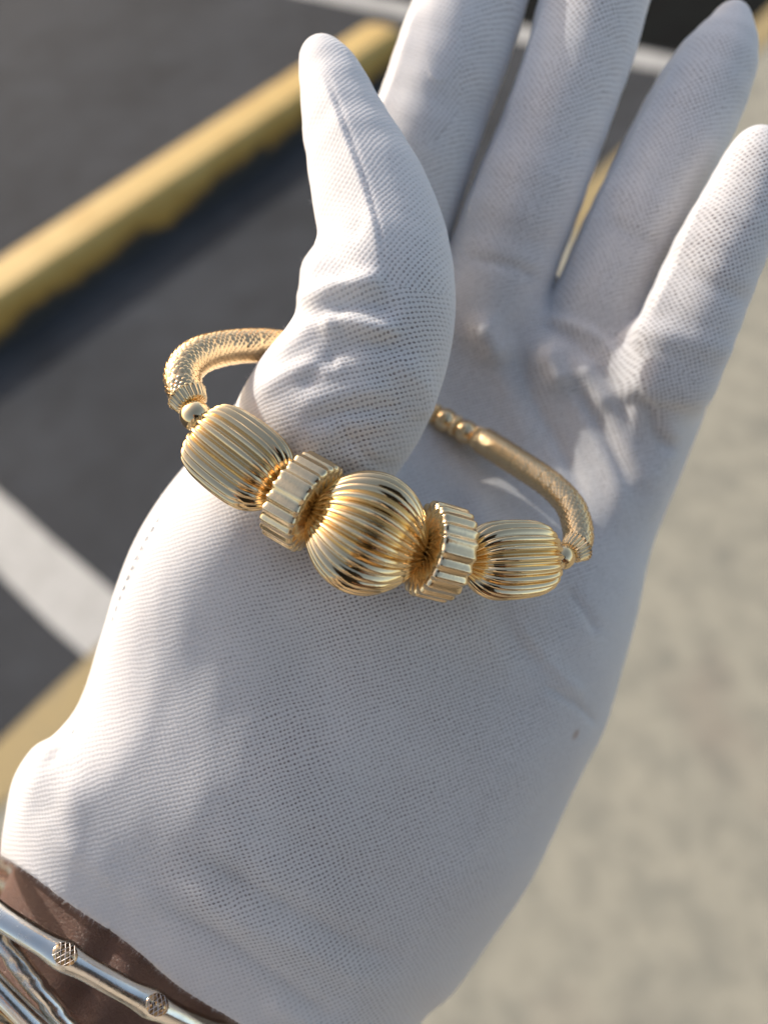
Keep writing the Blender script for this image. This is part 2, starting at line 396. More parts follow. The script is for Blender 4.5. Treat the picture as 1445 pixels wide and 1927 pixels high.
# folds, creases and seams of the cloth: (points in photo pixels, width px, height mm, nearest and farthest depth)
FOLDS = [
    # bulges where the fingers start, and the folds that run from them down the palm
    ([(912, 622), (930, 655)], 30, 3.0, 0, 1), ([(930, 660), (965, 760), (1010, 860)], 26, .8, 0, 1),
    ([(1036, 675), (1050, 705)], 27, 2.6, 0, 1), ([(1050, 705), (1100, 800), (1150, 890), (1175, 1010)], 24, .9, 0, 1),
    ([(1105, 700), (1135, 745)], 28, 2.0, 0, 1), ([(1135, 745), (1185, 850), (1225, 930)], 24, .9, 0, 1),
    ([(1235, 640), (1215, 740)], 40, 2.0, 0, 1), ([(1260, 790), (1250, 850), (1210, 1000)], 30, 1.0, 0, 1),
    ([(1000, 600), (1080, 640), (1160, 740), (1190, 830)], 13, -.9, 0, 1), ([(985, 640), (1000, 740), (1065, 860), (1120, 980)], 15, -.9, 0, 1),
    ([(1080, 720), (1140, 820), (1190, 930)], 12, -.9, 0, 1), ([(1195, 720), (1230, 800), (1260, 860)], 16, -1.6, 0, 1), ([(1010, 590), (1110, 625), (1170, 680)], 12, 1.0, 0, 1),
    ([(860, 480), (960, 500), (1020, 530)], 12, -.7, .13, 1),
    # palm creases
    ([(830, 900), (870, 1000), (960, 1180), (1060, 1300)], 26, -.9, .112, 1), ([(960, 1150), (1040, 1250), (1110, 1320)], 12, .6, .112, 1),
    ([(1010, 1280), (1090, 1330), (1130, 1370)], 8, -.6, .112, 1), ([(1060, 1100), (1100, 1150), (1125, 1200)], 10, -.7, .112, 1),
    ([(880, 900), (905, 970), (960, 1060), (1030, 1140)], 30, .9, .112, 1), ([(700, 1180), (860, 1240), (1000, 1350)], 38, -.35, .1, 1),
    # wrist folds
    ([(330, 1590), (470, 1670), (640, 1760), (800, 1830)], 24, -.6, .1, 1), ([(300, 1640), (450, 1730), (600, 1800), (760, 1890)], 26, .7, .1, 1),
    ([(290, 1700), (420, 1770), (560, 1870), (640, 1930)], 18, -.5, .1, 1), ([(380, 1500), (560, 1590), (800, 1700)], 40, -.5, .1, 1),
    ([(520, 1900), (640, 1960)], 20, .7, .1, 1), ([(100, 1560), (200, 1640), (330, 1720)], 26, .5, .1, 1),
    # flared side seam of the cuff
    ([(300, 960), (225, 1120), (165, 1290), (118, 1400), (70, 1460)], 9, -.55, .1, 1), ([(285, 985), (210, 1140), (150, 1310), (104, 1400), (50, 1450)], 12, .7, .1, 1),
    ([(110, 1400), (70, 1450), (40, 1520), (30, 1600)], 20, .5, .1, 1), ([(130, 1420), (100, 1480), (80, 1560)], 24, -.4, .1, 1),
    # thumb seam, and the crumples at the thumb's base
    ([(598, 108), (622, 165), (655, 250), (690, 350), (712, 440), (722, 520)], 5, -.45, .09, .125), ([(590, 108), (612, 170), (642, 250), (676, 350), (698, 440), (706, 515)], 13, .01, .09, .125),
    ([(560, 590), (620, 550), (680, 535), (735, 528)], 22, 1.6, .09, .13), ([(600, 640), (640, 605), (700, 618), (760, 622)], 17, 1.3, .09, .13),
    ([(575, 620), (640, 580), (700, 575), (760, 590)], 17, -1.0, .09, .13), ([(590, 700), (640, 660), (700, 650), (780, 660)], 20, -.8, .09, .13),
    ([(500, 690), (560, 640), (610, 600), (640, 600)], 18, 1.0, .09, .13), ([(470, 760), (530, 710), (590, 690), (660, 690)], 18, .9, .09, .13), ([(560, 740), (600, 690), (640, 680)], 14, -.6, .09, .13),
    ([(540, 770), (640, 740), (760, 730)], 20, .5, .09, .13), ([(560, 800), (660, 775), (780, 770)], 15, -.5, .09, .13), ([(570, 860), (680, 830), (760, 820)], 18, -.4, .09, .13),
    ([(745, 660), (800, 740), (800, 800)], 24, .8, .09, .13), ([(600, 430), (640, 500), (640, 540)], 22, -.7, .09, .125), ([(585, 500), (572, 560)], 20, .9, .09, .13),
    ([(590, 410), (650, 430), (690, 440)], 18, -.6, .09, .125), ([(620, 780), (700, 870), (760, 880)], 12, -.3, .09, .13),
    # seams where the back panel meets the palm panel
    ([(596, 96), (618, 160), (648, 250), (684, 350), (706, 440), (716, 530)], 30, 1.5, .09, .125, 1),
    ([(1046, -20), (1010, 80), (958, 230), (900, 370), (868, 450)], 11, 1.1, .12, 1, 1), ([(800, -20), (762, 90), (724, 200), (700, 300)], 11, .9, .12, 1, 1),
    ([(1290, 90), (1218, 220), (1120, 410), (1062, 540)], 10, .9, .12, 1, 1), ([(1352, 330), (1280, 480), (1212, 650)], 10, .8, .11, 1, 1),
    # finger joints
    ([(1130, 405), (1190, 440), (1250, 470)], 16, -.6, .1, 1), ([(1180, 300), (1300, 350)], 30, -.4, .1, 1), ([(870, 415), (980, 450), (1060, 470)], 30, -.5, .13, 1),
    ([(940, 230), (1130, 290)], 30, -.4, .1, 1), ([(1270, 500), (1400, 560)], 20, -.6, .1, 1), ([(1230, 620), (1380, 660)], 26, .7, .1, 1), ([(1190, 760), (1330, 790)], 16, -.9, .1, 1),
    ([(760, 170), (900, 200)], 40, -.5, .13, 1), ([(1230, 560), (1210, 640)], 26, .6, .1, 1),
]
def noise3(p, scale, seed):
    """cheap smooth noise: sum of random plane waves"""
    r = np.random.default_rng(seed); o = np.zeros(len(p))
    for _ in range(16):
        k = r.normal(0, 1, 3); k *= scale * (0.6 + r.random()) / np.linalg.norm(k); o += np.sin(p @ k + r.random() * 6.28)
    return o / 3.7
def vnormals(V, Fs):
    n = np.cross(V[Fs[:, 2]] - V[Fs[:, 0]], V[Fs[:, 3]] - V[Fs[:, 1]]); N = np.zeros_like(V)
    for c in range(4):
        for a in range(3): N[:, a] += np.bincount(Fs[:, c], n[:, a], len(V))
    return N / (np.linalg.norm(N, axis=1)[:, None] + 1e-12)
def fold_height(x, y, D):
    B = np.zeros(len(x))
    for row in FOLDS:
        pts, wd, amp, d0, d1 = row[:5]; tent = len(row) > 5
        pts = catmull(pts, 4) if len(pts) > 2 else np.array(pts, float)
        best = np.full(len(x), 1e9); nseg = len(pts) - 1
        lo, hi = pts.min(0) - 4 * wd, pts.max(0) + 4 * wd
        m = (x > lo[0]) & (x < hi[0]) & (y > lo[1]) & (y < hi[1]) & (D > d0) & (D < d1)
        xx, yy = x[m], y[m]; bb = np.full(len(xx), 1e9); tap = np.ones(len(xx))
        for i in range(nseg):
            a, e = pts[i], pts[i + 1] - pts[i]; tt = ((xx - a[0]) * e[0] + (yy - a[1]) * e[1]) / (e @ e)
            h = np.clip(tt, 0, 1)
            dd = (xx - a[0] - h * e[0]) ** 2 + (yy - a[1] - h * e[1]) ** 2
            u = (i + h) / nseg; ta = np.clip(np.minimum(u, 1 - u) * 4, 0, 1) if nseg > 1 else np.ones_like(u)
            k = dd < bb; bb = np.where(k, dd, bb); tap = np.where(k, ta, tap)
        B[m] += amp * (np.exp(-np.sqrt(bb) / wd) if tent else np.exp(-bb / (wd * wd))) * tap * tap * (3 - 2 * tap)
    return B
FUZZ = []; STITCH = []
def fuzz(C, N, qd, fac, o):
    r = np.random.default_rng(5)
    near = np.where((C[:, 2] > -.150) & (fac > -.25))[0]; cuff = np.where((qd > -7) & (fac > -.6))[0]
    idx = np.concatenate([r.choice(near, 7000), r.choice(cuff, 3000)]); V = []; Fc = []
    for n, i in enumerate(idx):
        iscuff = n >= 7000
        L = r.uniform(.0003, .0010) * (1 if not iscuff else .9)
        d = N[i] * .7 + r.normal(0, .55, 3)
        if iscuff: d = d + np.array([-.5, -.8, 0]) * .9
        d /= np.linalg.norm(d); cv = np.cross(d, r.normal(0, 1, 3)); cv /= np.linalg.norm(cv)
        s = np.cross(d, cv) * .000014; p = C[i] + r.normal(0, .0002, 3) * .5 - d * .0001; k = len(V)
        for t in (0, .4, .75, 1): 
            q = p + d * L * t + cv * L * .45 * t * t; V += [q - s * (1.1 - t), q + s * (1.1 - t)]
        Fc += [(k, k + 1, k + 3, k + 2), (k + 2, k + 3, k + 5, k + 4), (k + 4, k + 5, k + 7, k + 6)]
    FUZZ.append((np.array(V), Fc))
def build_glove(parent):
    f, xs, ys, ds = build_sdf()
    V, Fs = surface_nets(f, xs, ys, ds); del f
    px, py, D = V[:, 0], V[:, 1], V[:, 2]
    C = np.stack([(px - CX) * D / F, (CY - py) * D / F, -D], 1)
    # relax the grid stepping
    E = np.vstack([Fs[:, [0, 1]], Fs[:, [1, 2]], Fs[:, [2, 3]], Fs[:, [3, 0]]])
    deg = np.bincount(E.ravel(), minlength=len(C)).astype(float)
    def lap(X):
        o = np.empty_like(X)
        for a in range(3): o[:, a] = (np.bincount(E[:, 0], X[E[:, 1], a], len(X)) + np.bincount(E[:, 1], X[E[:, 0], a], len(X))) / deg
        return o
    for _ in range(5): C = C + .5 * (lap(C) - C); C = C - .48 * (lap(C) - C)
    N = vnormals(C, Fs)
    if (N[:, 2] * (C[:, 2] > np.median(C[:, 2]))).sum() < 0: Fs = Fs[:, ::-1]; N = -N
    px = CX + F * C[:, 0] / -C[:, 2]; py = CY - F * C[:, 1] / -C[:, 2]; D = -C[:, 2]
    view = -C / np.linalg.norm(C, axis=1)[:, None]; face = np.clip((N * view).sum(1) * 2.2, 0, 1)
    B = fold_height(px, py, D) * face
    low = noise3(C, 170, 1) * .22 + noise3(C, 420, 2) * .06 + noise3(C * np.array([1, .45, 1]), 900, 3) * .035
    qd = (-(px - 8) * .573 + (py - 1617) * .820)
    calm = np.clip(-qd / 90, .0, 1)
    C = C + N * ((B + low * (.35 + .65 * np.clip((N * view).sum(1) + .3, 0, 1))) * calm * .001)[:, None]
    # knit coordinates in mm, turned to the hand's long axis; how strongly the gaps show
    ax = np.array([.46, .89, 0]); ax /= np.linalg.norm(ax); ac = np.array([ax[1], -ax[0], 0])
    u = (C @ ac) * 1000; v = (C @ ax) * 1000
    # slanted surfaces: follow the depth as well so the knit is not smeared
    dist_edge = np.clip((px - (560 - .36 * (py - 560))) / 300, 0, 1)  # gaps fade to the left: the sun's washing-out put into the colour
    op = np.clip(.22 + 1.0 * dist_edge, 0, 1) * np.clip((N * view).sum(1) * 1.6 - .35, 0, 1)
    op *= np.clip(-qd / 160, .25, 1)
    o = mesh('glove', C2W(C), Fs, None, M['fabric'], True)
    me = o.data
    uvl = me.uv_layers.new(name='knit'); li = np.zeros(len(me.loops), np.int32); me.loops.foreach_get('vertex_index', li)
    lab = np.zeros(len(C), int); dirs = [(.46, .89)]
    up_ = (py < 440 + (px - 850) * .6) & (px > 640); best = np.full(len(C), 1e9)
    for n_, ch in enumerate(FING):
        q = np.array([(r[0], r[1]) for r in ch], float); a, b = q[1], q[-1]
        e = b - a; h = np.clip(((px - a[0]) * e[0] + (py - a[1]) * e[1]) / (e @ e), 0, 1); dd = np.hypot(px - a[0] - h * e[0], py - a[1] - h * e[1])
        m_ = up_ & (dd < best); lab[m_] = n_ + 1; best[m_] = dd[m_]; dirs.append((a[0] - b[0], b[1] - a[1]))
    tm = (D < .1325) & (py < 538 + 18 * np.sin(px / 60.)) & (px < 870); lab[tm] = 5; dirs.append((-.16, 1.0))
    U = np.zeros((6, len(C))); Vv = np.zeros((6, len(C)))
    for n_, (dx, dy) in enumerate(dirs):
        l_ = math.hypot(dx, dy); dx, dy = dx / l_, dy / l_
        U[n_] = (C[:, 0] * dy - C[:, 1] * dx) * 1000 + n_ * .37; Vv[n_] = (C[:, 0] * dx + C[:, 1] * dy) * 1000
    fl = np.repeat(lab[Fs[:, 0]], 4)
    uvl.data.foreach_set('uv', np.stack([U[fl, li], Vv[fl, li]], 1).ravel())
    at = me.attributes.new('open', 'FLOAT', 'POINT'); at.data.foreach_set('value', op.astype(np.float32))
    fuzz(C, N, qd, (N * view).sum(1), o)
    for path, npc in (([(322, 940), (262, 1040), (218, 1150), (186, 1260), (150, 1350), (118, 1420)], 26), ([(610, 150), (640, 235), (672, 330), (698, 430), (712, 505)], 22)):
        pp = catmull(path, 24); L = np.concatenate([[0], np.cumsum(np.linalg.norm(np.diff(pp, axis=0), axis=1))])
        for t0 in np.linspace(0, L[-1] - 12, npc):
            ps = []
            for t in (t0, t0 + 4.5, t0 + 9):
                qx, qy = np.interp(t, L, pp[:, 0]), np.interp(t, L, pp[:, 1]); dd = (px - qx) ** 2 + (py - qy) ** 2
                ii = np.argsort(dd)[:40]; ii = ii[D[ii] < D[ii].min() + .004]; ps.append(P(qx, qy, D[ii].mean()) + N[ii].mean(0) * .00005)
            STITCH.append(np.array(ps))
    # origin at the cuff
    org = W(243, 1775, .138); me.transform(Matrix.Translation(-Vector(org))); o.location = org
    o.parent = parent; o.matrix_parent_inverse = Matrix.Translation(parent.location).inverted()
    return o

# ------------------------------------------------------------------ the arm
def build_arm():
    wrist = P(243, 1775, .1385)
    d = np.array([-.45, -.89, -.03]); d /= np.linalg.norm(d)
    acr = np.array([.89, -.45, 0]); acr /= np.linalg.norm(acr); nz = np.cross(acr, d); nz *= np.sign(nz[2])
    st = [(-.060, .020, .010), (-.045, .029, .014), (-.02, .0285, .0185), (0, .0275, .0205), (.02, .0275, .0215), (.05, .029, .023), (.10, .034, .028), (.16, .041, .036), (.22, .044, .041), (.26, .040, .040), (.275, .024, .026)]
    s = catmull(st, 14); nv = 160; a = np.linspace(0, 2 * math.pi, nv, endpoint=False)
    V = []
    for t, ra, rb in s:
        c = wrist + d * t
        V.append(c + np.outer(np.cos(a) * ra, acr) + np.outer(np.sin(a) * rb, nz))
    V = np.array(V).reshape(-1, 3)
    t = np.repeat(s[:, 0], nv); ang = np.tile(a, len(s))
    Nn = np.outer(np.cos(ang), acr) + np.outer(np.sin(ang), nz)
    disp = noise3(V, 120, 11) * .35 + noise3(V, 420, 12) * .08
    # wrist tendons and the bracelet line creases
    x = np.cos(ang) * 27
    disp += 1.1 * np.exp(-((x - 3) / 3.2) ** 2) * (np.sin(ang) > 0) + .9 * np.exp(-((x + 6.5) / 3) ** 2) * (np.sin(ang) > 0) - .7 * np.exp(-((x + 1.8) / 1.6) ** 2) * (np.sin(ang) > 0)
    for tc in (-.006, .0015): disp -= .55 * np.exp(-((t - tc + .002 * np.sin(ang * 3)) / .0009) ** 2)
    V = V + Nn * (disp * .001)[:, None]
    Fc = [tuple(q) for q in grid_faces(len(s), nv, False, True)]
    Fc += [tuple(range(nv))[::-1], tuple(range((len(s) - 1) * nv, len(s) * nv))]
    o = mesh('person', C2W(V), Fc, None, M['skin'], True, origin=C2W(wrist))
    tag(o, 'person holding out a left hand in a white cotton glove, dark skin at the wrist', 'person')
    return o
person = build_arm()
def skin_mesh(name, chains, mat, parent, sub=2):
    vs, ed, ra = [], [], []
    for ch in chains:
        start = ch[0] if isinstance(ch[0], int) else None
        prev = start
        for p in (ch[1:] if start is not None else ch):
            vs.append(C2W(p[:3])); ra.append(p[3] if len(p) == 4 else p[3:5])
            if prev is not None: ed.append((prev, len(vs) - 1))
            prev = len(vs) - 1
    me = bpy.data.meshes.new(name); me.from_pydata([tuple(v) for v in vs], ed, []); o = link(name, me, None, mat, False)
    o.modifiers.new('skin', 'SKIN').use_smooth_shade = True
    if not me.skin_vertices: me.skin_vertices.new()
    sv = me.skin_vertices[0].data
    for i, r in enumerate(ra): sv[i].radius = (r, r) if not isinstance(r, tuple) else r
    sv[0].use_root = True
    m = o.modifiers.new('sub', 'SUBSURF'); m.levels = m.render_levels = sub
    o.parent = parent; o.matrix_parent_inverse = Matrix.Translation(parent.location).inverted()
    return o
def build_body():
    u = _Z; hb = np.array([0, 0, 1.]) - u * u[2]; hb /= np.linalg.norm(hb); lat = np.cross(u, -hb); lat = lat if lat[0] < 0 else -lat
    ch = hb * .30 + u * -.05
    q = lambda v, r: (v[0], v[1], v[2], r)
    cloth = NT('beige_shirt_cloth'); oc = cloth.n('TexCoord').outputs['Object']; nn = cloth.noise(oc, 300, 3)
    cloth.P(Base_Color=cloth.mix(nn.outputs[0], rgb(.20, .19, .175), rgb(.26, .245, .23)), Roughness=.9)
    elb = np.array([-.175, -.335, -.146]); elr = np.array([.33, -.30, .06])
    torso = [q(ch, .15), q(ch - u * .2, .14), q(ch - u * .42, .14), q(ch - u * .55, .15)]
    skin_mesh('shirt', [torso, [0, q(ch + u * .12 + lat * .13, .08), q(ch + u * .10 + lat * .19, .07), q(ch * .55 + elb * .5 + lat * .10, .06), q(elb + np.array([-.006, -.015, .0]), .052)],
                        [0, q(ch + u * .12 - lat * .13, .08), q(ch + u * .10 - lat * .19, .07), q((ch - lat * .2) * .5 + elr * .5, .06), q(elr, .052), q(elr * .7 + np.array([.02, -.01, .03]) * .3, .042)],
                        [0, q(ch + u * .16, .09), q(ch + u * .20, .065)]], cloth.m, person)
    skin_mesh('head', [[q(ch + u * .20, .052), q(ch + u * .27 - hb * .02, .056), q(ch + u * .34 - hb * .04, .082), q(ch + u * .42 - hb * .03, .088), q(ch + u * .47 - hb * .01, .06)],
                       [2, q(ch + u * .35 - hb * .12, .02), q(ch + u * .33 - hb * .135, .012)]], M['skin'], person)
    skin_mesh('hand', [[q(elr * .75 + np.array([.01, -.01, .03]) * .25, .036), q(np.array([.115, -.115, .035]), .026), q(np.array([.085, -.085, .03]), .024), q(np.array([.05, -.075, .026]), .022)],
                       [2, q(np.array([.045, -.045, .022]), .010), q(np.array([.02, -.04, .024]), .009)],
                       [2, q(np.array([.040, -.062, .002]), .009), q(np.array([.018, -.060, -.001]), .008)],
                       [2, q(np.array([.045, -.095, .002]), .009), q(np.array([.02, -.098, -.001]), .008)]], M['skin'], person)
def build_phone():
    blk = NT('black_phone_glass'); blk.P(Base_Color=rgb(.01, .01, .012), Roughness=.12)
    wdt, hgt, th, r = .076, .158, .008, .010; c = np.array([.018, -.060, .0105])
    out = []
    for sx, sy, a0 in ((1, 1, 0), (-1, 1, 90), (-1, -1, 180), (1, -1, 270)):
        for k in range(7):
            a = math.radians(a0 + k * 15); out.append((sx * (wdt / 2 - r) + r * math.cos(a), sy * (hgt / 2 - r) + r * math.sin(a)))
    n = len(out); V = []
    for z, s in ((-th / 2, .975), (-th / 2 + .0012, 1), (th / 2 - .0012, 1), (th / 2, .975)): V += [c + [x * s, y * s, z] for x, y in out]
    Fc = [(i * n + j, i * n + (j + 1) % n, (i + 1) * n + (j + 1) % n, (i + 1) * n + j) for i in range(3) for j in range(n)] + [tuple(range(n))[::-1], tuple(range(3 * n, 4 * n))]
    o = mesh('phone', C2W(np.array(V)), Fc, None, blk.m, False, origin=C2W(c)); tag(o, 'black phone held above the gloved hand, taking the picture', 'phone')
    for lx, ly in ((0, 0), (.022, 0), (0, -.022)):
        a = np.linspace(0, 2 * math.pi, 20, endpoint=False)
        V = [np.array([lx + rr * math.cos(t), ly + rr * math.sin(t), z]) for rr, z in ((.0085, .0070), (.0085, .0050), (.0068, .0046)) for t in a]
        mesh('lens_ring', C2W(np.array(V)), [(i * 20 + j, i * 20 + (j + 1) % 20, (i + 1) * 20 + (j + 1) % 20, (i + 1) * 20 + j) for i in range(2) for j in range(20)] + [tuple(range(40, 60))], o, blk.m, False)
build_body(); build_phone()
glove = build_glove(person)
fm = NT('cotton_fibre'); fm.P(Base_Color=rgb(.8, .8, .8), Roughness=.9)
fz = mesh('fibres', C2W(FUZZ[0][0]), FUZZ[0][1], None, fm.m, False); fz['kind'] = 'stuff'
for ps in STITCH:
    mid = ps.mean(0); T = ps[2] - ps[0]; T /= np.linalg.norm(T); A = np.cross(T, [0, 0, 1.]); A /= np.linalg.norm(A); Bq = np.cross(T, A); V = []
    for q, r in ((ps[0] - T * .0001, .00004), (ps[0], .00013), (ps[1], .00016), (ps[2], .00013), (ps[2] + T * .0001, .00004)):
        V += [q + A * r * math.cos(a) + Bq * r * math.sin(a) for a in np.linspace(0, 2 * math.pi, 6, endpoint=False)]
    mesh('stitch', C2W(np.array(V)), [(i * 6 + j, i * 6 + (j + 1) % 6, i * 6 + 6 + (j + 1) % 6, i * 6 + 6 + j) for i in range(4) for j in range(6)], glove, fm.m, True)
fz.parent = glove; fz.matrix_parent_inverse = Matrix.Translation(glove.location).inverted()

# ------------------------------------------------------------------ jewellery builders (camera space points, metres)
def revolve(name, c, axis, prof, nf, lobe, amp, parent, mat, seg=8, nt=1, twist=0.0, ampfn=None):
    """prof rows: (along, radius, flute strength) in metres"""
    axis = np.asarray(axis, float); axis /= np.linalg.norm(axis)
    n = np.cross(axis, [0, 0, 1.]); n /= np.linalg.norm(n); b = np.cross(axis, n)
    pr = catmull(prof, nt) if nt > 1 else np.array(prof, float)
    m = max(nf, 1) * seg if nf else 48; a = np.linspace(0, 2 * math.pi, m, endpoint=False)
    irr = 1 + (noise3(np.stack([np.cos(a), np.sin(a), 0 * a], 1), 7, nf + 3) * .22 if nf else 0)
    if nf: a = a + noise3(np.stack([np.cos(a), np.sin(a), 0 * a], 1), 5, nf + 5) * .016
    if nf:
        ai = np.linspace(0, 2 * math.pi, m, endpoint=False); sn = np.abs(np.sin(ai * nf / 2))
        wv = {'lobe': 1 - sn ** 1.0, 'cup': sn ** 1.5, 'soft': .5 + .5 * np.cos(a * nf)}[lobe]
    else: wv = 0 * a
    V = []
    L = pr[-1, 0] - pr[0, 0]
    for x, r, s in pr:
        aa = a + twist * (x - pr[0, 0]) / L
        rr = np.maximum(r - amp * s * wv * irr, .00015)
        V.append(c + axis * x + np.outer(np.cos(aa) * rr, n) + np.outer(np.sin(aa) * rr, b))
    k = len(pr); V = np.array(V).reshape(-1, 3)
    Fc = [tuple(q) for q in grid_faces(k, m, False, True)] + [tuple(range(m))[::-1], tuple(range((k - 1) * m, k * m))]
    return mesh(name, C2W(V), Fc, parent, mat, True, origin=C2W(c))
def tube(name, pts, rad, parent, mat, ns=32, disp=None, closed=False):
    pts = np.asarray(pts); T, N, Bn = frames(pts); a = np.linspace(0, 2 * math.pi, ns, endpoint=False)
    rad = np.broadcast_to(rad, (len(pts),))
    R = rad[:, None] * np.ones(ns)[None]
    if disp is not None: R = R + disp
    V = pts[:, None] + R[..., None] * (np.cos(a)[None, :, None] * N[:, None] + np.sin(a)[None, :, None] * Bn[:, None])
    k = len(pts); Fc = [tuple(q) for q in grid_faces(k, ns, closed, True)]
    if not closed: Fc += [tuple(range(ns))[::-1], tuple(range((k - 1) * ns, k * ns))]
    c = pts.mean(0)
    return mesh(name, C2W(V.reshape(-1, 3)), Fc, parent, mat, True, origin=C2W(c)), (T, N, Bn)

brace = empty('gold_bracelet', W(700, 900, .120))
tag(brace, 'yellow gold bracelet with fluted beads looped over the thumb of the white glove', 'bracelet')
# three fluted beads
cb = P(690, 1003, .1050); rb = 119 * .1050 / F
th = np.linspace(.04, math.pi - .04, 56)
prof = [(-rb * 1.0 * math.cos(t) * (1 if abs(math.cos(t)) < .98 else .985), rb * math.sin(t) ** 1.16, .06 + .94 * math.sin(t) ** .8) for t in th]
b = revolve('fluted_bead', cb, P(803, 1047, .1062) - P(577, 959, .1042), prof, 29, 'lobe', rb * .145, brace, M['gold'], 14, twist=.22)
b['label'] = 'large round fluted gold bead in the middle'
def barrel(c, e0, e1, R, label):
    """e0 the open end, e1 the gathered end"""
    ax = e1 - e0; H = np.linalg.norm(ax) / 2
    pr = [(-1.02, .30, .2), (-1.0, .46, .8), (-.985, .62, 1), (-.94, .76, 1), (-.84, .87, 1), (-.62, .955, 1), (-.3, .995, 1), (0, 1, 1), (.25, .975, 1), (.46, .90, 1), (.64, .75, 1), (.78, .55, 1), (.88, .36, .8), (1.0, .20, .4)]
    o = revolve('fluted_bead', c, ax, [(x * H, r * R, s) for x, r, s in pr], 23, 'lobe', R * .15, brace, M['gold'], 12, nt=4, twist=.05)
    o['label'] = label
barrel(P(462, 872, .1067), P(384, 812, .1074), P(551, 937, .1059), 83 * .1068 / F, 'barrel shaped fluted gold bead at the thumb side')
barrel(P(950, 1054, .1114), P(1038, 1047, .1139), P(864, 1058, .1086), 76 * .1115 / F, 'barrel shaped fluted gold bead at the little finger side')
def rondelle(c, ax, R, Wd, n, label):
    pr = [(-1.24, .08, .3), (-1.16, .20, 1.4), (-1.02, .40, 3.8), (-.97, .62, 5.0), (-1.0, .80, 4.4), (-.99, .91, 2.4), (-.92, .965, 1.5), (-.78, .995, 1), (-.4, 1.0, .9), (0, 1.0, .85)]
    pr = pr + [(-x, r, s) for x, r, s in pr[::-1][1:]]
    o = revolve('ribbed_ring', c, ax, [(x * Wd, r * R, s) for x, r, s in pr], n, 'cup', R * .058, brace, M['satin'], 12, nt=3)
    o['label'] = label
rondelle(P(571, 944, .1060), P(640, 984, .1040) - P(486, 896, .1080), 92 * .1062 / F, 37 * .1062 / F, 23, 'ribbed gold ring between barrel bead and round bead, thumb side')
rondelle(P(824, 1038, .1074), P(880, 1052, .1100) - P(788, 1028, .1068), 92 * .1078 / F, 37 * .1078 / F, 23, 'ribbed gold ring between round bead and barrel bead, little finger side')
# core wire through the waists
tube('core_wire', catmull([P(520, 915, .1064), P(575, 955, .1056), P(690, 1003, .1050), P(805, 1040, .1066), P(880, 1058, .1085)], 8), .0012, brace, M['gold'], 20)
def ball(px, py, D, r, name='small_bead', mat='gold'):
    t = np.linspace(.08, math.pi - .08, 18); R = r * D / F
    return revolve(name, P(px, py, D), [.8, .6, .1], [(-R * math.cos(q), R * math.sin(q), 0) for q in t], 0, 'lobe', 0, brace, M[mat])
ball(369, 783, .1068, 30); ball(1057, 1048, .1143, 25)
ball(876, 813, .1400, 23); ball(838, 791, .1415, 23); ball(800, 770, .1430, 20)
def spacer(px, py, D, r):
    R = r * D / F; c = P(px, py, D); revolve('spacer', c, [.80, -.48, .35], [(-.0006, R * .6, .6), (-.0005, R * .95, 1), (0, R, 1), (.0005, R * .95, 1), (.0006, R * .6, .6)], 18, 'lobe', .00025, brace, M['gold'], 6, nt=2)
spacer(857, 802, .1408, 21); spacer(819, 780, .1422, 20)
def cap(e0, e1, r0, r1, n=22):
    ax = e1 - e0; H = np.linalg.norm(ax) / 2; c = (e0 + e1) / 2
    pr = [(-1, .35 * r0 + .0002, .3), (-.96, r0 * .8, .8), (-.7, r0, 1), (0, (r0 + r1) * .5, 1), (.7, r1, 1), (.9, r1 * 1.06, .6), (1.0, r1 * .9, .3)]
    revolve('end_cap', c, ax, [(x * H, r, s) for x, r, s in pr], n, 'lobe', .00028, brace, M['gold'], 8, nt=3)
cap(P(364, 764, .1080), P(352, 745, .1086), 31 * .108 / F, 37 * .108 / F)
cap(P(1070, 1041, .1153), P(1087, 1027, .1164), 24 * .115 / F, 31 * .117 / F)
cap(P(891, 820, .1398), P(912, 831, .1387), 21 * .139 / F, 24 * .138 / F)
